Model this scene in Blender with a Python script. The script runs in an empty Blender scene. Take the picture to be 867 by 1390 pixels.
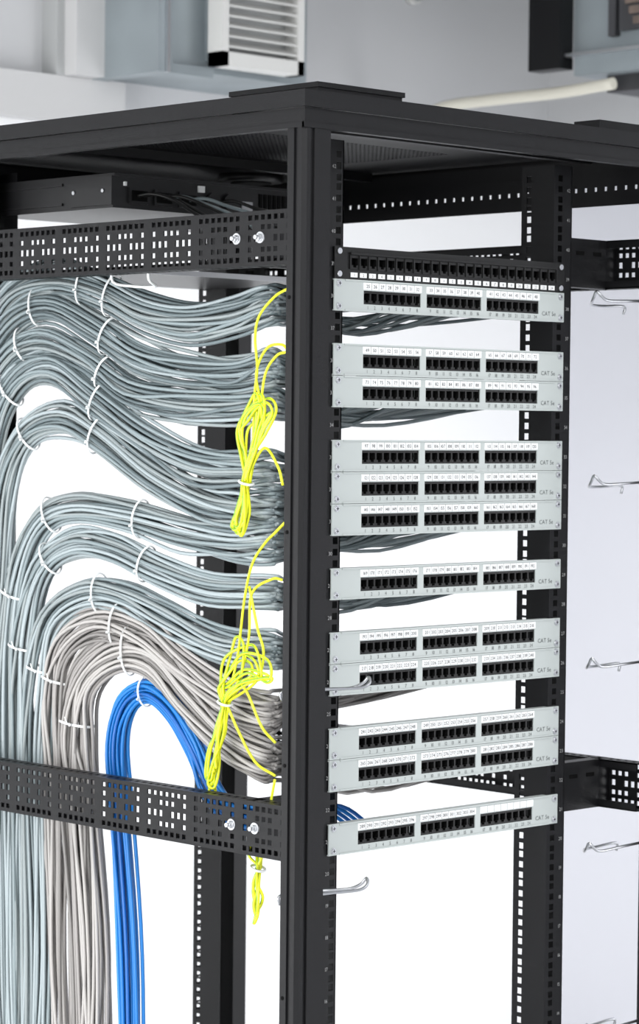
import bpy, math, random
from mathutils import Vector, Matrix
random.seed(7)
S = bpy.context.scene
COL = S.collection

# ------------------------------------------------------------------ materials
def mat(name, col, rough=0.5, metal=0.0, bump=0.0, bscale=300, var=0.0, vscale=4, emit=0, spec=.5):
    m = bpy.data.materials.new(name); m.use_nodes = True
    nt = m.node_tree; b = nt.nodes['Principled BSDF']
    b.inputs['Base Color'].default_value = (*col, 1)
    b.inputs['Roughness'].default_value = rough
    b.inputs['Metallic'].default_value = metal
    b.inputs['Specular IOR Level'].default_value = spec
    tc = nt.nodes.new('ShaderNodeTexCoord')
    if bump:
        n = nt.nodes.new('ShaderNodeTexNoise'); n.inputs['Scale'].default_value = bscale
        bp = nt.nodes.new('ShaderNodeBump'); bp.inputs['Strength'].default_value = bump
        bp.inputs['Distance'].default_value = 0.001
        nt.links.new(tc.outputs['Object'], n.inputs['Vector'])
        nt.links.new(n.outputs['Fac'], bp.inputs['Height'])
        nt.links.new(bp.outputs['Normal'], b.inputs['Normal'])
    if var:
        n = nt.nodes.new('ShaderNodeTexNoise'); n.inputs['Scale'].default_value = vscale
        r = nt.nodes.new('ShaderNodeValToRGB')
        r.color_ramp.elements[0].position = .3; r.color_ramp.elements[1].position = .7
        r.color_ramp.elements[0].color = (*[c*(1-var) for c in col], 1)
        r.color_ramp.elements[1].color = (*[min(1, c*(1+var)) for c in col], 1)
        nt.links.new(tc.outputs['Object'], n.inputs['Vector'])
        nt.links.new(n.outputs['Fac'], r.inputs['Fac'])
        nt.links.new(r.outputs['Color'], b.inputs['Base Color'])
    return m

BLACK = mat('black_powder_coat', (.0042, .0042, .0050), .42, 0, .25, 900, spec=.27)
BLACK2 = mat('black_satin', (.012, .012, .013), .35, spec=.45)
CAV = mat('port_cavity', (.002, .002, .002), .8, spec=.1)
JACK = mat('jack_plastic', (.008, .008, .008), .4, spec=.3)
PANEL = mat('light_grey_panel', (.44, .475, .465), .45, 0, .1, 800)
PAPER = mat('label_paper', (.80, .81, .81), .7)
INK = mat('ink', (.02, .02, .02), .7)
INKG = mat('ink_grey', (.12, .13, .13), .7)
INKL = mat('ink_light_grey', (.25, .27, .27), .7)
WINK = mat('white_ink', (.30, .30, .30), .7)
CHROME = mat('zinc_steel', (.62, .63, .65), .28, 1)
WIRE = mat('wire_steel', (.42, .43, .45), .30, 1)
GALV = mat('galvanised_sheet', (.30, .34, .36), .45, .4, 0, 0, .12, 6)
TIE = mat('nylon_tie', (.78, .80, .80), .4)
YEL = mat('yellow_cable', (.72, .76, .012), .35)
GRN = mat('green_stripe', (.20, .40, .03), .35)
BLUE = [mat('blue_cable_a', (.004, .150, .48), .36), mat('blue_cable_b', (.008, .19, .56), .36), mat('blue_cable_c', (.003, .10, .38), .38)]
GREY = [mat('grey_cable_a', (.205, .250, .262), .30), mat('grey_cable_b', (.31, .36, .375), .30), mat('grey_cable_c', (.125, .158, .168), .32), mat('grey_cable_d', (.24, .275, .28), .30)]
WARM = [mat('warm_cable_a', (.29, .275, .265), .38), mat('warm_cable_b', (.38, .365, .35), .38), mat('warm_cable_c', (.20, .19, .182), .40)]
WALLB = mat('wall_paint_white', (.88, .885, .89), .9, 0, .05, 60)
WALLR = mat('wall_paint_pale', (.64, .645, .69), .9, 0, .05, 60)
WALLU = mat('wall_upper_falloff', (.54, .545, .555), .9, 0, .05, 60, .05, 1.5)  # greyer tone carries the light falloff on the upper walls
LEDGE = mat('ledge_paint', (.56, .56, .56), .8)
CEIL = mat('ceiling_paint', (.6, .6, .6), .9)
FLOOR = mat('floor_vinyl', (.66, .67, .68), .45, 0, 0, 0, .06, 3)
DUCTW = mat('duct_white', (.66, .66, .64), .5)
DUCTD = mat('duct_dark', (.05, .05, .055), .5, .2, 0, 0, .3, 8)
BROWN = mat('duct_brown', (.16, .12, .10), .6, 0, 0, 0, .3, 20)
BEIGE = mat('pipe_beige', (.60, .58, .50), .5)
PLAST = mat('plaster_grey', (.42, .43, .43), .85, 0, 0, 0, .06, 5)

# ------------------------------------------------------------------ mesh builder
class MB:
    def __init__(s): s.v = []; s.f = []; s.m = []; s.mats = []; s.sm = []
    def mi(s, m):
        if m not in s.mats: s.mats.append(m)
        return s.mats.index(m)
    def quad(s, pts, m, sm=False):
        n = len(s.v); s.v += [tuple(p) for p in pts]; s.f.append(tuple(range(n, n+len(pts)))); s.m.append(s.mi(m)); s.sm.append(sm)
    def box(s, x0, x1, y0, y1, z0, z1, m):
        n = len(s.v)
        s.v += [(x0,y0,z0),(x1,y0,z0),(x1,y1,z0),(x0,y1,z0),(x0,y0,z1),(x1,y0,z1),(x1,y1,z1),(x0,y1,z1)]
        for f in ((0,3,2,1),(4,5,6,7),(0,1,5,4),(1,2,6,5),(2,3,7,6),(3,0,4,7)):
            s.f.append(tuple(n+i for i in f)); s.m.append(s.mi(m)); s.sm.append(False)
    def prism(s, poly, z0, z1, m):   # poly (x,y) ccw
        n = len(s.v); k = len(poly)
        s.v += [(x, y, z0) for x, y in poly] + [(x, y, z1) for x, y in poly]
        for i in range(k):
            j = (i+1) % k
            s.f.append((n+i, n+j, n+k+j, n+k+i)); s.m.append(s.mi(m)); s.sm.append(False)
        s.f.append(tuple(n+k+i for i in range(k))); s.m.append(s.mi(m)); s.sm.append(False)
        s.f.append(tuple(n+k-1-i for i in range(k))); s.m.append(s.mi(m)); s.sm.append(False)
    def plate(s, O, U, V, us, vs, t, m, skip=None):
        O = Vector(O); U = Vector(U); V = Vector(V); W = U.cross(V)
        if skip is None: skip = lambda i, j: i % 2 == 1 and j % 2 == 1
        nu, nv = len(us)-1, len(vs)-1
        sk = lambda i, j: i < 0 or j < 0 or i >= nu or j >= nv or skip(i, j)
        P = lambda u, v, w: O+U*u+V*v+W*w
        for i in range(nu):
            for j in range(nv):
                if sk(i, j): continue
                a, b, c, d = us[i], us[i+1], vs[j], vs[j+1]
                s.quad([P(a,c,0),P(b,c,0),P(b,d,0),P(a,d,0)], m)
                s.quad([P(a,d,-t),P(b,d,-t),P(b,c,-t),P(a,c,-t)], m)
                if sk(i-1,j): s.quad([P(a,c,0),P(a,d,0),P(a,d,-t),P(a,c,-t)], m)
                if sk(i+1,j): s.quad([P(b,d,0),P(b,c,0),P(b,c,-t),P(b,d,-t)], m)
                if sk(i,j-1): s.quad([P(b,c,0),P(a,c,0),P(a,c,-t),P(b,c,-t)], m)
                if sk(i,j+1): s.quad([P(a,d,0),P(b,d,0),P(b,d,-t),P(a,d,-t)], m)
    def tube(s, pts, r, m, sides=6, closed=False, flat=None):
        pts = [Vector(p) for p in pts]; n = len(pts); base = len(s.v)
        ref = Vector((.31, .52, .79)); N = None
        for i, p in enumerate(pts):
            if closed: T = pts[(i+1) % n]-pts[i-1]
            else: T = pts[min(i+1, n-1)]-pts[max(i-1, 0)]
            if T.length < 1e-9: T = Vector((0, 0, 1))
            T.normalize()
            if N is None: N = T.cross(ref).normalized()
            else:
                N = N-T*N.dot(T)
                N = N.normalized() if N.length > 1e-6 else T.cross(ref).normalized()
            B = T.cross(N)
            for k in range(sides):
                a = 2*math.pi*k/sides
                s.v.append(tuple(p+N*math.cos(a)*r+B*math.sin(a)*r))
        mi = s.mi(m)
        for i in range(n if closed else n-1):
            j = (i+1) % n
            for k in range(sides):
                l = (k+1) % sides
                s.f.append((base+i*sides+k, base+i*sides+l, base+j*sides+l, base+j*sides+k)); s.m.append(mi); s.sm.append(True)
        if not closed:
            s.f.append(tuple(base+k for k in reversed(range(sides)))); s.m.append(mi); s.sm.append(False)
            s.f.append(tuple(base+(n-1)*sides+k for k in range(sides))); s.m.append(mi); s.sm.append(False)
    def cyl(s, p, ax, r, h, m, sides=16):
        p = Vector(p); ax = Vector(ax).normalized(); s.tube([p, p+ax*h], r, m, sides)
    def mesh(s, name):
        me = bpy.data.meshes.new(name); me.from_pydata(s.v, [], s.f)
        for m in s.mats: me.materials.append(m)
        me.polygons.foreach_set('material_index', s.m)
        me.polygons.foreach_set('use_smooth', s.sm)
        me.update(); return me
    def obj(s, name, parent=None, loc=None):
        o = bpy.data.objects.new(name, s.mesh(name)); COL.objects.link(o)
        if parent: o.parent = parent
        if loc: o.location = loc
        return o
def empty(name, loc=(0, 0, 0)):
    o = bpy.data.objects.new(name, None); o.location = loc; o.empty_display_size = .1; COL.objects.link(o); return o
def link(name, me, parent=None, loc=(0, 0, 0)):
    o = bpy.data.objects.new(name, me); COL.objects.link(o); o.parent = parent; o.location = loc; return o
def arr(lo, hi, first, pitch, w, n):
    e = [lo]
    for i in range(n):
        e += [first+i*pitch-w/2, first+i*pitch+w/2]
    return e+[hi]
def cr(P, n=5):
    P = [Vector(p) for p in P]; out = []
    for i in range(len(P)-1):
        a = P[i-1] if i > 0 else P[0]*2-P[1]; b = P[i]; c = P[i+1]
        d = P[i+2] if i+2 < len(P) else P[-1]*2-P[-2]
        for k in range(n):
            t = k/n
            out.append(.5*((2*b)+(c-a)*t+(2*a-5*b+4*c-d)*t*t+(3*b-a-3*c+d)*t**3))
    out.append(P[-1]); return out

# ------------------------------------------------------------------ glyphs
GL = {}
def glyph(ch):
    if ch in GL: return GL[ch]
    cu = bpy.data.curves.new('g', 'FONT'); cu.body = ch; cu.resolution_u = 2
    o = bpy.data.objects.new('g', cu); COL.objects.link(o)
    bpy.context.view_layer.update()
    me = bpy.data.meshes.new_from_object(o.evaluated_get(bpy.context.evaluated_depsgraph_get()))
    vs = [(v.co.x, v.co.y) for v in me.vertices]; fs = [tuple(p.vertices) for p in me.polygons]
    bpy.data.objects.remove(o); bpy.data.curves.remove(cu); bpy.data.meshes.remove(me)
    GL[ch] = (vs, fs, max([v[0] for v in vs] or [.3])); return GL[ch]
def text(mb, s, cx, z, size, m, y=-.0004, center=True):
    adv = []; x = 0
    for ch in s:
        if ch == ' ': adv.append((ch, x)); x += .3; continue
        g = glyph(ch); adv.append((ch, x)); x += g[2]+.07
    off = -x/2 if center else 0
    for ch, x0 in adv:
        if ch == ' ': continue
        vs, fs, w = glyph(ch); n = len(mb.v); mi = mb.mi(m)
        mb.v += [(cx+(vx+x0+off)*size, y, z+vy*size) for vx, vy in vs]
        for f in fs: mb.f.append(tuple(n+i for i in f)); mb.m.append(mi); mb.sm.append(False)

# ================================================================== ROOM
XR, YB, ZC = 2.66, 1.90, 2.91
ZP = 2.20    # above this height the dimmer light is painted into the wall colour
def room_box(name, *a):
    mb = MB(); mb.box(*a); return mb.obj(name)
room_box('floor', -5, XR+.1, -5, YB+.1, -.1, 0, FLOOR)
room_box('ceiling', -5, XR+.1, -5, YB+.1, ZC, ZC+.1, CEIL)
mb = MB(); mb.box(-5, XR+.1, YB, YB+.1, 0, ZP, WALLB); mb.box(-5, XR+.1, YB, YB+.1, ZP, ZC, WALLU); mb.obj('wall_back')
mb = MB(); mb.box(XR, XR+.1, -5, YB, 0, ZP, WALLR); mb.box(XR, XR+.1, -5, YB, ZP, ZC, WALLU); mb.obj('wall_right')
room_box('trim_1', -5, 1.24, YB-.05, YB, 2.192, 2.285, LEDGE)

# air vent with louvres
ac = empty('air_vent')
mb = MB()
x0, x1, y0, z0, z1 = 1.278, 1.512, 1.585, 2.305, 2.604
fr = .018
mb.box(x0, x0+fr, y0, y0+.045, z0, z1, DUCTW); mb.box(x1-fr, x1, y0, y0+.045, z0, z1, DUCTW)
mb.box(x0, x1, y0, y0+.045, z0, z0+fr*1.6, DUCTW); mb.box(x0, x1, y0, y0+.045, z1-fr, z1, DUCTW)
mb.box(x0+fr, x1-fr, y0+.040, y0+.045, z0+fr, z1-fr, PLAST)
mb.obj('frame', ac)
mb = MB()
z = z0+.042
while z < z1-.03:
    a, b = x0+fr, x1-fr
    mb.quad([(a, y0+.003, z), (b, y0+.003, z), (b, y0+.028, z+.012), (a, y0+.028, z+.012)], DUCTW)
    mb.quad([(a, y0+.028, z+.010), (b, y0+.028, z+.010), (b, y0+.003, z-.004), (a, y0+.003, z-.004)], DUCTW)
    mb.quad([(a, y0+.003, z-.004), (b, y0+.003, z-.004), (b, y0+.003, z), (a, y0+.003, z)], DUCTW)
    z += .021
mb.obj('louvres', ac)
du = empty('air_duct')
mb = MB(); mb.box(1.19, 1.585, 1.655, YB, 2.295, ZC, GALV)
mb.box(1.15, 1.19, 1.638, YB, 2.284, ZC, GALV); mb.box(1.19, 1.305, 1.642, 1.655, 2.284, 2.305, GALV)
mb.box(1.168, 1.175, 1.630, 1.638, 2.284, ZC, CHROME)
mb.box(1.29, 1.505, 1.632, 1.655, 2.32, 2.60, GALV)
mb.obj('casing', du)
mb = MB(); mb.box(1.075, 1.15, 1.81, YB, 2.286, ZC, LEDGE); mb.box(1.055, 1.075, 1.85, YB, 2.286, ZC, PLAST); mb.obj('boxed_section', du)
# hanging ventilation unit right
hd = empty('ventilation_unit')
mb = MB()
mb.box(2.02, 2.556, .506, 1.270, 2.3685, ZC, GALV)
mb.box(2.005, 2.556, .506, 1.255, 2.324, 2.3685, GALV)
mb.box(1.990, 2.570, .506, 1.270, 2.365, 2.372, CHROME)
mb.box(2.05, 2.45, .58, 1.20, 2.288, 2.324, DUCTD)
mb.obj('casing', hd)
mb = MB(); mb.box(1.976, 2.02, 1.272, 1.362, 2.34, ZC, BLACK); mb.obj('hanger', hd)
mb = MB()
for i in range(10):
    mb.box(2.0-.0015*i, 2.02, .506, 1.13-.01*abs(i-4), 2.42+i*.022, 2.436+i*.022, BROWN)
mb.box(2.003, 2.019, .506, 1.13, 2.41, 2.66, DUCTD)
mb.box(2.003, 2.02, 1.14, 1.16, 2.40, ZC, DUCTD)
mb.obj('coil', hd)
mb = MB(); mb.tube(cr([(2.012, 1.15, 2.300), (2.005, 1.30, 2.292), (2.005, 1.5, 2.292), (2.005, 1.64, 2.288), (2.02, 1.74, 2.265), (2.08, 1.9, 2.25)], 6), .013, BEIGE, 12)
mb.obj('drain_pipe')
mb = MB(); mb.cyl((2.16, 1.90, 2.585), (0, -1, 0), .022, .02, DUCTW, 20); mb.cyl((2.16, 1.88, 2.585), (0, -1, 0), .013, .015, GALV, 16)
mb.obj('wall_sensor')

# ================================================================== RACK
rk = empty('server_rack')
DX = -.0065                         # rails sit slightly left of centre
ZB, ZT = .075, .075+42*.04445       # 1.942
RT = 1.955
def post(name, sx, sy):
    prof = [(0, .005), (.005, 0), (.012, 0), (.013, .003), (.018, .003), (.019, 0), (.048, 0), (.048, .030), (.044, .030), (.044, .036), (.004, .036), (0, .032), (0, .020), (.003, .019), (.003, .014), (0, .013)]
    P = [((x if sx > 0 else .8-x), (y if sy > 0 else 1-y)) for x, y in prof]
    if sx*sy < 0: P = P[::-1]
    mb = MB(); mb.prism(P, .03, RT, BLACK)
    for z in (1.73, 1.42, 1.11, .8, .5):
        X = 0 if sx > 0 else .8
        Y = .026 if sy > 0 else 1-.026
        mb.cyl((X+(.0002 if sx < 0 else -.0006), Y, z), (1, 0, 0), .0028, .001, CAV, 10)
    mb.obj(name, rk)
post('post_1', 1, 1); post('post_2', -1, 1); post('post_3', 1, -1); post('post_4', -1, -1)
# roof
mb = MB()
us = arr(0, .8, .212, .009, .0056, 47); vs = arr(0, 1.0, .335, .009, .0056, 31)
zr = 1.990
mb.plate((0, 0, zr), (1, 0, 0), (0, 1, 0), us, vs, .003, BLACK)
mb.box(-.004, .804, -.004, .0, zr-.011, 2.001, BLACK); mb.box(-.004, .804, 1.0, 1.004, zr-.011, 2.001, BLACK)
mb.box(-.004, 0, 0, 1, zr-.011, 2.001, BLACK); mb.box(.8, .804, 0, 1, zr-.011, 2.001, BLACK)
mb.box(0, .8, 0, .02, zr, 2.001, BLACK); mb.box(0, .02, .02, 1, zr, 2.001, BLACK)
mb.box(.78, .8, .02, 1, zr, 2.001, BLACK); mb.box(.02, .78, .98, 1, zr, 2.001, BLACK)
mb.obj('roof', rk)
mb = MB()   # frame beams
zb = 1.955; zt = 1.9785
mb.box(.002, .798, .002, .030, zb, zt, BLACK); mb.box(.002, .798, .97, .998, zb, zt, BLACK)
mb.box(.002, .030, .030, .97, zb, zt, BLACK); mb.box(.770, .798, .030, .97, zb, zt, BLACK)
mb.box(-.001, .8, -.001, .004, zb-.003, zb+.004, BLACK); mb.box(-.001, .004, 0, 1, zb-.003, zb+.004, BLACK)
mb.box(.03, .77, .16, .175, 1.972, 1.987, BLACK); mb.box(.03, .77, .64, .655, 1.972, 1.987, BLACK)
mb.obj('roof_frame', rk)
mb = MB()   # hanging perforated strips under roof
us = arr(.03, .97, .05, .020, .0055, 46)
mb.plate((.770, 0, 0), (0, 1, 0), (0, 0, 1), us, [1.905, 1.928, 1.9345, 1.955], .002, BLACK)
us = arr(.03, .77, .05, .020, .0055, 36)
mb.plate((0, .965, 0), (1, 0, 0), (0, 0, 1), us, [1.905, 1.928, 1.9345, 1.955], .002, BLACK)
mb.obj('roof_strips', rk)
mb = MB(); mb.cyl((.667, .829, 1.9865), (0, 0, -1), .055, .012, BLACK2, 32); mb.cyl((.667, .829, 1.975), (0, 0, -1), .035, .003, CAV, 32)
mb.obj('cable_entry_cover', rk)
mb = MB(); mb.box(.12, .285, .10, .275, 2.0015, 2.026, BLACK); mb.box(.117, .288, .097, .278, 2.024, 2.031, BLACK)
mb.box(.68, .79, .07, .12, 2.0015, 2.026, BLACK)
mb.obj('roof_cover', rk)
# base
mb = MB()
for a in ((0,.8,0,.03),(0,.8,.97,1),(0,.03,.03,.97),(.77,.8,.03,.97)): mb.box(a[0],a[1],a[2],a[3],.03,.09,BLACK)
for x in (.05,.75):
    for y in (.05,.95): mb.cyl((x,y,0),(0,0,1),.025,.035,BLACK2)
mb.obj('base_frame', rk)
# rails
hz = [ZB-.03]
for u in range(42):
    for c in (.00635, .022225, .0381):
        hz += [ZB+u*.04445+c-.00475, ZB+u*.04445+c+.00475]
hz += [RT]
def rail(name, side, end):
    mb = MB()
    y = .1 if end == 0 else .9
    xa, xb = (.14, .178) if side == 0 else (.622, .66)
    hc = .1685 if side == 0 else .634
    xa += DX; xb += DX; hc += DX
    mb.plate((0, y, 0), (1, 0, 0), (0, 0, 1), [xa, hc-.00475, hc+.00475, xb], hz, .002, BLACK)
    xw = xb if side == 0 else xa
    us = [y, .1455, .155, .165] if end == 0 else [.832, .8815, .891, y]
    mb.plate((xw, 0, 0), (0, 1, 0), (0, 0, 1), us, hz, .002, BLACK)
    xo = xa if side == 0 else xb
    mb.box(xo-.001, xo+.001, (y if end == 0 else y-.06), (y+.04 if end == 0 else y), ZB, RT, BLACK)
    if end == 0:
        for u in range(42):
            text(mb, str(u+1), (.157 if side == 0 else .650)+DX, ZB+u*.04445+.018, .0075, WINK, y=y-.0025)
    mb.obj(name, rk)
rail('rail_1', 0, 0); rail('rail_2', 1, 0); rail('rail_3', 0, 1); rail('rail_4', 1, 1)
# side braces
def brace(name, X, inward, zlo, zhi):
    mb = MB(); t = .002
    us = arr(.034, .966, .048, .0125, .0074, 73)
    vs = [zlo, zlo+.0055, zlo+.0125, zlo+.0185, zlo+.0255, zlo+.0325, zlo+.0415, zlo+.0485, zlo+.0555, zlo+.0615, zlo+.0685, zhi]
    def sk(i, j):
        if i % 2 == 0 or j % 2 == 0: return False
        k = i//2
        if j == 5: return k % 4 != 3
        if j in (3, 7): return k % 2 == 0 or k % 8 == 3
        return k % 8 != 7
    mb.plate((X, 0, 0), (0, 1, 0), (0, 0, 1), us, vs, t, BLACK, skip=sk)
    us2 = arr(.034, .966, .050, .0150, .008, 61)
    for zz in (zlo+.002, zhi):
        xs = [X, X+inward*.008, X+inward*.017, X+inward*.026]
        if inward < 0: xs = xs[::-1]
        mb.plate((0, 0, zz), (1, 0, 0), (0, 1, 0), xs, us2, t, BLACK)
    xi = X+inward*.026
    mb.box(min(xi, xi+.002), max(xi, xi+.002), .034, .966, zhi-.012, zhi, BLACK)
    mb.box(min(xi, xi+.002), max(xi, xi+.002), .034, .966, zlo, zlo+.012, BLACK)
    for y in (.108, .892):
        a, b = (X+.004, .133) if X < .4 else (.654, X)
        mb.box(a, b, y-.001, y+.001, zlo, zhi, BLACK)
        mb.box(a, b, y, y+.02, zlo, zlo+.002, BLACK)
        mb.box(a, b, y, y+.02, zhi-.002, zhi, BLACK)
        for q in range(2):
            xx = a+.02+q*.04
            mb.box(xx, xx+.018, y-.0016, y-.001, (zlo+zhi)/2+.012, (zlo+zhi)/2+.018, CAV)
    mb.obj(name, rk)
    if X < .4:
        mb = MB()
        for yy in (.103, .150):
            zz = (zlo+zhi)/2+.001
            mb.cyl((X-.001, yy, zz), (-1, 0, 0), .0078, .002, CHROME, 20)
            mb.cyl((X-.003, yy, zz), (-1, 0, 0), .005, .004, CHROME, 6)
            mb.cyl((X-.007, yy, zz), (-1, 0, 0), .003, .005, CHROME, 12)
        mb.obj(name+'_bolts', rk)
brace('side_brace_1', .02, 1, 1.775, 1.849)
brace('side_brace_2', .02, 1, .978, 1.052)
brace('side_brace_3', .77, -1, 1.775, 1.849)
brace('side_brace_4', .77, -1, .978, 1.052)
brace('side_brace_5', .02, 1, .20, .274)
brace('side_brace_6', .77, -1, .20, .274)
# wire cable hooks
mb = MB()
for z in (1.752, 1.478, 1.205, .928, .655):
    for mx in (0, 1):
        if mx == 0 and z > 1.3: continue
        L = [(.045, .030, .003), (.10, .030, .001), (.145, .028, 0), (.160, .028, .006), (.164, .034, .013), (.161, .042, .004), (.150, .055, -.003), (.125, .075, -.005), (.09, .080, -.005), (.045, .080, -.004), (.045, .08, -.016)]
        P = [((x if mx == 0 else .8-x), y, z+d) for x, y, d in L]
        mb.tube(cr(P, 4), .0022, WIRE, 8)
for x, y, z in ((.05, .40, 1.762),):
    P = [(x, y-.03, z+.03), (x, y-.03, z+.005), (x+.02, y-.02, z-.004), (x+.02, y+.03, z-.002), (x, y+.05, z+.004), (x, y+.05, z+.03)]
    mb.tube(cr(P, 4), .0022, TIE, 8)
mb.obj('cable_hooks', rk)

# ================================================================== PATCH PANELS
PW, PH = .4826, .0438
GR = [(.057, .172), (.184, .299), (.3105, .4255)]
def ports(mb, x0, pitch, n, z0, z1, yf, m, w=.0112, left=None, right=None):
    us = [left if left is not None else x0]
    for i in range(n):
        c = x0+pitch*(i+.5)
        us += [c-w/2, c-.003, c+.003, c+w/2]
    us += [right if right is not None else x0+pitch*n]
    vs = [z0, z0+.0025, z0+.0055, z1-.0035, z1]
    def skip(i, j):
        k = (i-1) % 4 if i > 0 else 3
        if i == 0 or i == len(us)-2: return False
        if k == 3: return False
        if j == 2: return True
        if j == 1: return k == 1
        return False
    mb.plate((0, yf, 0), (1, 0, 0), (0, 0, 1), us, vs, .006, m, skip)
    mb.box(us[0], us[-1], yf+.010, yf+.020, z0, z1, CAV)
def light_panel_mesh():
    mb = MB()
    us = [0, .057, .172, .184, .299, .3105, .4255, PW]
    mb.plate((0, 0, 0), (1, 0, 0), (0, 0, 1), us, [0, .0105, .0295, PH], .002, PANEL)
    mb.box(0, PW, .002, .012, PH-.0015, PH, PANEL); mb.box(0, PW, .002, .012, 0, .0015, PANEL)
    mb.box(.02, PW-.02, -.0012, 0, PH-.0022, PH, PANEL); mb.box(.02, PW-.02, -.0012, 0, 0, .0022, PANEL)
    for a, b in GR:
        ports(mb, a+.0005, .01425, 8, .0105, .0295, .0015, JACK, left=a, right=b)
        mb.box(a-.001, b+.001, -.0008, 0, .0308, .0405, PAPER)
        for k in range(1, 8):
            xx = a+.0005+.01425*k; mb.box(xx-.0003, xx+.0003, -.0010, -.0008, .0308, .0405, INKL)
        mb.box(a, b, .0218, .026, .004, .036, PANEL)
        for k in range(8): text(mb, str(GR.index((a, b))*8+k+1), a+.0005+.01425*(k+.5), .0036, .0068, INKG)
    text(mb, 'CAT 5e', .4480, .0085, .0092, INKG)
    for x in (.0085, PW-.0085):
        for z in (.0064, .0378):
            mb.cyl((x, -.0001, z), (0, -1, 0), .0047, .0008, CHROME, 16)
            mb.cyl((x, -.0009, z), (0, -1, 0), .0034, .0016, CHROME, 12)
            mb.box(x-.0024, x+.0024, -.0027, -.0024, z-.0004, z+.0004, CAV)
            mb.box(x-.0004, x+.0004, -.0027, -.0024, z-.0024, z+.0024, CAV)
    return mb.mesh('light_patch_panel_body')
LPM = light_panel_mesh()
USLOTS = [1, 3, 4, 6, 7, 8, 10, 12, 13, 15, 16, 18]
ZTOP = 1.8088
def pz(n): return ZTOP-n*.04445-.0441
for idx, n in enumerate(USLOTS):
    e = empty('patch_panel', (.1587+DX, .0965, pz(n)))
    link('body', LPM, e)
    mb = MB(); base = 25+24*idx
    for g, (a, b) in enumerate(GR):
        for k in range(8):
            num = base+g*8+k
            if idx == 11 and g == 2: continue
            text(mb, str(num), a+.0005+.01425*(k+.5), .0332, .0068, INK, y=-.0011)
    mb.obj('port_labels', e)
# black panel
e = empty('patch_panel', (.1587+DX, .0965, pz(0)))
mb = MB()
mb.plate((0, 0, 0), (1, 0, 0), (0, 0, 1), [0, .028, .462, PW], [0, .0135, .0325, PH], .002, JACK)
ports(mb, .028, .434/24, 24, .0135, .0325, -.002, JACK, w=.0125, left=.028, right=.462)
mb.box(0, PW, .002, .02, PH-.0015, PH, JACK); mb.box(0, PW, .002, .02, 0, .0015, JACK)
mb.box(.028, .462, -.004, 0, .0335, .0365, JACK)
for k in range(24):
    cx = .028+.434/24*(k+.5)
    mb.box(cx-.0065, cx+.0065, -.0010, 0, .0025, .0090, PAPER)
    text(mb, str(k+1), cx, .0036, .0058, INK, y=-.0012)
    mb.box(cx+.0078, cx+.0103, -.0035, 0, .0135, .0325, JACK)
for x in (.0085, PW-.0085):
    for z in (.0064, .0378):
        mb.cyl((x, -.0001, z), (0, -1, 0), .0042, .002, CHROME, 14)
mb.obj('body', e)

# ================================================================== NETWORK SWITCH (rear mounted) and shelf
sw = empty('network_switch', (.165, .59, 1.888))
mb = MB()
mb.box(0, .45, 0, .30, 0, .052, BLACK2)
mb.box(-.003, .0, .0, .10, .004, .048, BLACK2); mb.box(0, .45, -.003, 0, .048, .052, BLACK2)
mb.box(-.003, 0, .12, .28, .008, .012, BLACK2); mb.box(-.003, 0, .12, .28, .038, .042, BLACK2)
mb.obj('chassis', sw)
mb = MB()
for i in range(3):
    mb.box(.03+i*.05, .068+i*.05, -.004, 0, .008, .032, BLACK2)
    mb.box(.034+i*.05, .064+i*.05, -.005, -.004, .012, .028, CAV)
for k in range(12): mb.box(.30+k*.010, .306+k*.010, -.0015, 0, .01, .04, CAV)
for x in (.20, .235): mb.cyl((x, 0, .022), (0, -1, 0), .013, .006, BLACK2, 20)
mb.box(.262, .285, -.002, 0, .012, .026, CHROME); mb.box(.02, .024, -.004, 0, .034, .040, PAPER)
mb.box(.17, .182, -.004, 0, .034, .044, PAPER)
for y in (.02, .09): mb.cyl((-.003, y, .026), (-1, 0, 0), .003, .002, CHROME, 12)
mb.obj('connectors', sw)
mb = MB()
for i, (sx, c) in enumerate(((.045, JACK), (.055, JACK), (.095, JACK), (.105, GREY[0]), (.15, GREY[0]), (.21, JACK))):
    mb.tube(cr([(sx, -.002, .02), (sx+.01, -.03, .022), (sx+.03, -.06, .010), (sx+.09, -.07, -.02+.004*i), (sx+.16, -.07, -.04)], 5), .0028, c, 8)
mb.obj('leads', sw)
sh = empty('rack_shelf', (.165, .56, 1.792))
mb = MB(); mb.box(0, .45, 0, .33, 0, .002, BLACK2); mb.box(0, .45, -.002, 0, -.003, .005, CHROME); mb.box(-.002, 0, 0, .33, -.003, .005, CHROME)
mb.obj('tray', sh)

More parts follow.
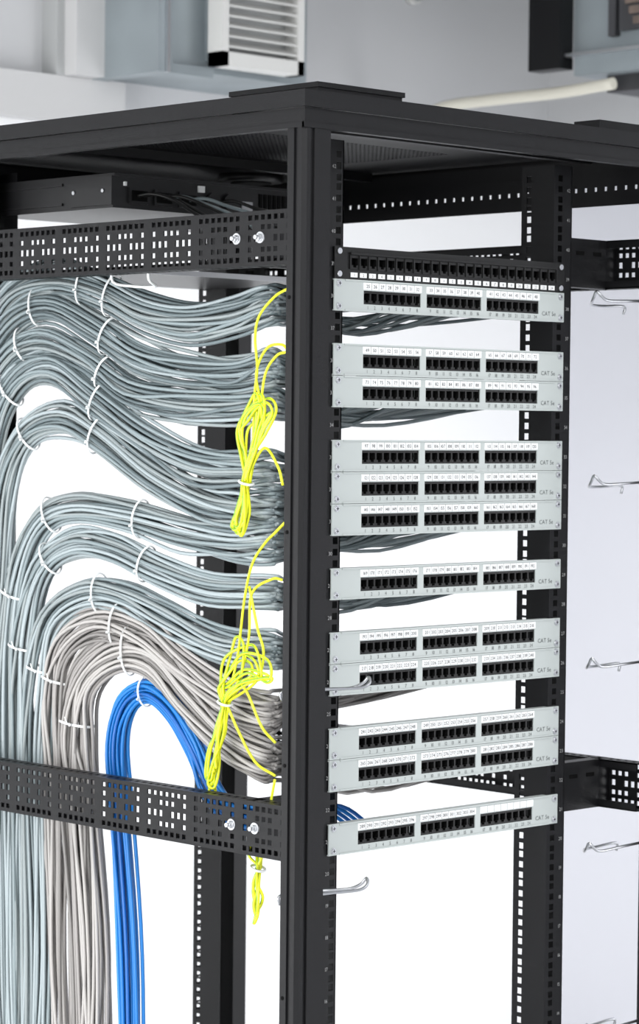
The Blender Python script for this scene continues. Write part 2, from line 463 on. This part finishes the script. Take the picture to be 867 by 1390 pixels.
# ================================================================== CABLE BUNDLES
K = .984
def zfix(z): return 1.56+(z-1.56)*K
BX = .098
defs = [
 (GREY, .030, .014, 32, (1, 0), [(.86,.05),(.85,.5),(.84,.9),(.87,1.25),(.90,1.53),(.82,1.683),(.745,1.762),(.636,1.784),(.53,1.76),(.429,1.724),(.331,1.709),(.236,1.716),(.168,1.730)], (7.6, 8.2)),
 (GREY, .027, .014, 28, (3,), [(.85,.05),(.84,.5),(.825,.9),(.86,1.2),(.90,1.43),(.83,1.625),(.755,1.717),(.655,1.742),(.548,1.706),(.446,1.66),(.347,1.638),(.236,1.635),(.168,1.645)], (6.7, 8.3)),
 (GREY, .025, .014, 26, (4,), [(.83,.05),(.82,.5),(.81,.9),(.85,1.15),(.90,1.345),(.84,1.556),(.764,1.659),(.672,1.69),(.565,1.656),(.463,1.61),(.347,1.59),(.236,1.588),(.168,1.592)], (6.5, 8.4)),
 (GREY, .029, .014, 32, (6,), [(.80,.05),(.80,.5),(.815,.9),(.83,1.064),(.82,1.345),(.798,1.532),(.736,1.624),(.645,1.646),(.548,1.60),(.429,1.539),(.315,1.499),(.215,1.495),(.165,1.497)], (5.8, 8.1)),
 (GREY, .027, .014, 30, (7,), [(.79,.05),(.775,.5),(.783,.72),(.783,1.068),(.774,1.323),(.76,1.463),(.707,1.544),(.618,1.569),(.53,1.539),(.412,1.485),(.3,1.447),(.22,1.440),(.165,1.441)], (6.0, 7.9)),
 (GREY, .026, .014, 28, (8,), [(.76,.05),(.75,.5),(.755,.725),(.755,1.071),(.748,1.244),(.716,1.349),(.663,1.413),(.582,1.433),(.463,1.424),(.347,1.404),(.236,1.395),(.168,1.395)], (4.4, 6.2, 8.2)),
 (GREY, .025, .014, 28, (10,), [(.72,.05),(.71,.5),(.716,.732),(.725,1.073),(.716,1.224),(.672,1.333),(.591,1.378),(.497,1.374),(.395,1.345),(.283,1.323),(.165,1.326)], (3.9, 5.3, 7.7)),
 (GREY, .027, .014, 28, (12,), [(.67,.05),(.665,.5),(.672,.741),(.681,1.02),(.675,1.157),(.645,1.256),(.565,1.301),(.48,1.301),(.38,1.275),(.267,1.245),(.165,1.243)], (4.2, 6.4)),
 (WARM, .030, .014, 32, (13,), [(.61,.05),(.60,.5),(.61,.746),(.627,.991),(.636,1.137),(.61,1.218),(.53,1.259),(.429,1.248),(.347,1.207),(.252,1.168),(.165,1.155)], (4.3, 6.4)),
 (WARM, .034, .015, 40, (15, 16), [(.55,.05),(.545,.5),(.548,.755),(.57,.974),(.587,1.085),(.565,1.17),(.488,1.219),(.404,1.215),(.33,1.165),(.243,1.114),(.165,1.090)], (4.2, 6.3)),
 (BLUE, .019, .011, 18, (18,), [(.455,.05),(.45,.5),(.458,.765),(.480,.98),(.490,1.08),(.468,1.141),(.42,1.165),(.365,1.143),(.318,1.092),(.285,1.040),(.245,1.008),(.185,1.0)], (5.9,)),
]
for bi, (mats, ra, rb, n, slots, pts, ties) in enumerate(defs):
    M = [Vector((BX, y, zfix(z))) for y, z in pts]
    nk = len(M); fr = []
    for k in range(nk):
        T = (M[min(k+1, nk-1)]-M[max(k-1, 0)]).normalized()
        fr.append((T, Vector((1, 0, 0)).cross(T).normalized()))
    mb = MB()
    pos = []
    for i in range(n):
        r = math.sqrt((i+.5)/n); a = i*2.39996
        pos.append((r*math.cos(a), r*math.sin(a)))
    tw = random.uniform(-.16, .16)
    tg = list(range(n)); random.shuffle(tg)
    tiek = [round(t) for t in ties]
    for i in range(n):
        C = []
        loose = random.random()
        for k in range(nk):
            T, N = fr[k]; c, s = math.cos(tw*k), math.sin(tw*k)
            px, py = pos[i]; qx, qy = px*c-py*s, px*s+py*c
            vert = abs(T.z) > .85 and M[k].z < 1.25
            sp = 1.0; jit = .0042
            if loose > .75: jit = .0085
            if k in tiek: sp = .92; jit = .0018
            if vert: sp = 1.12; jit = .0115
            if bi == 10: jit = min(jit, .0035)
            C.append(M[k]+N*(qx*ra*sp+random.uniform(-jit, jit))+Vector((1, 0, 0))*(max(-1.3, min(1.3, qy*rb*sp/.01))*.01+random.uniform(-.0022, .0022)))
        slot = slots[i % len(slots)]; zc = pz(slot)+.022
        f = (tg[i]+.5)/n; xt = .205+.39*f
        zm = zc-.028-.018*random.random()
        if bi == 10:
            if i < 4: xt = .235+.012*i; zm = zc+.026+.0015*i
            else: xt = .20+.006*f; zm = zc-.005
        C.append(Vector((.142+.008*random.random(), .176+.012*random.random(), C[-1].z*.8+zm*.2)))
        if bi == 10 and i < 4:
            C.append(Vector((.175, .185+.003*i, zm)))
            C.append(Vector((xt-.02, .165+.003*i, zm)))
        elif xt > .30:
            C.append(Vector((.15+(xt-.15)*.5, .195+.012*random.random(), zm+random.uniform(-.006, .006))))
        if bi != 10: C.append(Vector((xt-.02, .165, zc-.012+random.uniform(-.003, .003))))
        C.append(Vector((xt, .1245, zc)))
        mb.tube(cr(C, 5), .00285 if bi != 10 else .0029, random.choice(mats), 6)
    o = mb.obj('cable_bundle')
    Md = cr(M, 10)
    for t in ties:
        k = int(t*10); p = Md[k]; T = (Md[k+1]-Md[k-1]).normalized(); N = Vector((1, 0, 0)).cross(T).normalized()
        tb = MB()
        ring = [p+N*math.cos(a)*(ra+.0025)+Vector((1, 0, 0))*math.sin(a)*(min(rb, .0130)+.0045) for a in [2*math.pi*q/28 for q in range(28)]]
        for off in (-.0010, .0008):
            tb.tube([q+T*off for q in ring], .0010, TIE, 6, closed=True)
        q = p-Vector((1, 0, 0))*(rb+.005)+N*.01
        tb.tube(cr([q, q-Vector((.006, 0, 0))+T*.004, q-Vector((.008, 0, 0))+T*.012-N*.004], 4), .0009, TIE, 6)
        tb.cyl(q+T*.002, -T, .0022, .004, TIE, 6)
        tb.obj('zip_tie', o)

# ================================================================== YELLOW COILS
def loop_coil(name, wy, wz, loops, leads, x=.052):
    mb = MB()
    for L in loops:
        P = []
        for q, (dy, dz) in enumerate(L):
            P.append((x+random.uniform(-.007, .004), wy+dy+random.uniform(-.003, .003), wz+dz+random.uniform(-.004, .004)))
        mb.tube(cr(P, 6), .0020, YEL, 8)
        mb.tube([Vector(p)+Vector((-.0009, .0006, .0004)) for p in cr(P, 6)], .00128, GRN, 6)
    for L in leads:
        mb.tube(cr(L, 6), .0019, YEL, 8)
    tb = [(x-.002+.010*math.sin(a), wy+.010*math.cos(a), wz+.003*math.cos(a)) for a in [2*math.pi*q/20 for q in range(20)]]
    mb.tube(tb, .0018, TIE, 6, closed=True)
    o = mb.obj(name); return o
def L1(s=1, a=0, t=0, bw=1):
    return [(0, 0), (.008*s, .035), (.010*s+a, .070), (-.010*s, .100+t), (-.040*s, .112+t), (-.052*s, .098), (-.035*s, .070), (-.014*s, .035), (0, .0), (.016*bw, -.030), (.026*bw, -.056), (.014*bw, -.066+t*.3), (.002, -.045), (0, 0)]
loops = [L1(1), L1(.8, .004, .006, .8), L1(.6, .006, -.01, 1.15), L1(.95, -.004, -.02, .6), L1(.5, .008, .01, .9), L1(.75, 0, -.004, 1.05), L1(1.05, .002, .004, 1.2), L1(.4, .010, -.015, .7)]
X = .052
leads = [[(X, .155, 1.482), (X, .150, 1.54), (X, .148, 1.60), (X-.003, .140, 1.64), (X, .148, 1.68), (X, .140, 1.71), (X, .11, 1.735), (X, .085, 1.745)],
         [(X, .161, 1.482), (X, .138, 1.575), (X-.002, .125, 1.63), (X, .105, 1.655), (X, .085, 1.66)],
         [(X, .161, 1.482), (X, .135, 1.575), (X-.002, .143, 1.63), (X, .125, 1.665), (X, .095, 1.67), (X, .08, 1.66)],
         [(X, .161, 1.49), (X, .128, 1.53), (X, .10, 1.505), (X, .09, 1.48)]]
loop_coil('coiled_patch_cable', .161, 1.482, loops, leads)
def L2(s=1, t=0, d=0):
    return [(0, 0), (.010*s, .020), (-.005, .050+t), (-.045*s, .072+t), (-.085*s, .066+t), (-.095*s, .045), (-.060*s, .035), (-.02, .020), (0, 0), (.012*s, -.030), (.030*s, -.080+d), (.038*s, -.112+d), (.028*s, -.120+d), (.018, -.085), (.006, -.04), (0, 0)]
loops = [L2(1), L2(.8, .01, -.01), L2(.55, -.012, .02), L2(.9, -.02, .008), L2(.4, .02, .03), L2(.7, -.004, .0), L2(1.05, -.03, .015)]
leads = [[(X, .20, 1.176), (X, .178, 1.24), (X, .165, 1.32), (X, .150, 1.37), (X, .125, 1.40), (X, .105, 1.415), (X, .085, 1.43)],
         [(X, .20, 1.176), (X, .172, 1.215), (X, .155, 1.27), (X, .150, 1.33), (X, .11, 1.352), (X, .09, 1.352)],
         [(X, .20, 1.176), (X, .175, 1.14), (X, .14, 1.10), (X, .10, 1.085)],
         [(X, .155, 1.34), (X-.003, .135, 1.285), (X, .125, 1.25), (X, .14, 1.21), (X, .20, 1.176)],
         [(X, .20, 1.176), (X, .185, 1.21), (X-.003, .155, 1.195), (X, .128, 1.15), (X, .10, 1.13)]]
loop_coil('coiled_patch_cable', .2006, 1.176, loops, leads)
def L3(s=1, d=0):
    return [(0, 0), (.006*s, -.02), (.008*s, -.05+d), (.003, -.068+d), (-.004*s, -.05+d), (-.002, -.02), (0, 0), (.008*s, .02), (.004, .035), (-.008*s, .03), (0, 0)]
loop_coil('coiled_patch_cable', .130, .955, [L3(1), L3(.7, -.006), L3(1.3, .01)], [[(X, .130, .955), (X, .125, .99), (X, .11, 1.04), (X, .10, 1.08)]])

# ================================================================== LIGHTS
def area(name, loc, sx, sy, e, rot=(0, 0, 0), col=(1, 1, 1), spread=180):
    l = bpy.data.lights.new(name, 'AREA'); l.shape = 'RECTANGLE'; l.size = sx; l.size_y = sy; l.energy = e; l.color = col
    l.spread = math.radians(spread)
    o = bpy.data.objects.new(name, l); o.location = loc; o.rotation_euler = rot; COL.objects.link(o); return o
area('ceiling_light', (-1.6, -1.0, 2.88), 1.2, 1.2, 55)
area('ceiling_light', (.4, -2.2, 2.88), 1.2, 1.2, 45)
area('ceiling_light', (1.4, .4, 2.88), .6, .6, 20, spread=110)
area('left_fill_light', (-2.4, .5, 1.0), 1.8, 2.2, 72, rot=(0, -math.pi/2, 0))  # added fill from off-frame left
o = area('back_wall_fill', (2.35, -.9, 1.0), .6, 1.6, 13, spread=150)  # added off-frame fill to brighten the back wall, not a fixture
o.rotation_euler = Vector((-.25, 1, 0)).to_track_quat('-Z', 'Y').to_euler()
w = bpy.data.worlds.new('World'); S.world = w; w.use_nodes = True
bg = w.node_tree.nodes['Background']; bg.inputs[0].default_value = (.95, .97, 1, 1); bg.inputs[1].default_value = 1.35
S.view_settings.view_transform = 'Standard'

# ================================================================== CAMERA
d = Vector((.696, .718, 0)).normalized(); r0 = Vector((d.y, -d.x, 0))
p = math.atan(116/3616)
f = d*math.cos(p)-Vector((0, 0, 1))*math.sin(p)
u0 = r0.cross(f)
th = .0102
rt = r0*math.cos(th)+u0*math.sin(th); up = u0*math.cos(th)-r0*math.sin(th)
cam = bpy.data.cameras.new('camera'); co = bpy.data.objects.new('camera', cam); COL.objects.link(co)
loc = Vector((0, 0, 1.56))-d*3.50+r0*.0246
R = Matrix((rt, up, -f)).transposed().to_4x4(); R.translation = loc
co.matrix_world = R
cam.lens = 3616/1390*36; cam.sensor_width = 36; cam.sensor_fit = 'AUTO'
cam.dof.use_dof = True; cam.dof.focus_distance = 3.75; cam.dof.aperture_fstop = 7
cam.clip_start = .1
S.camera = co
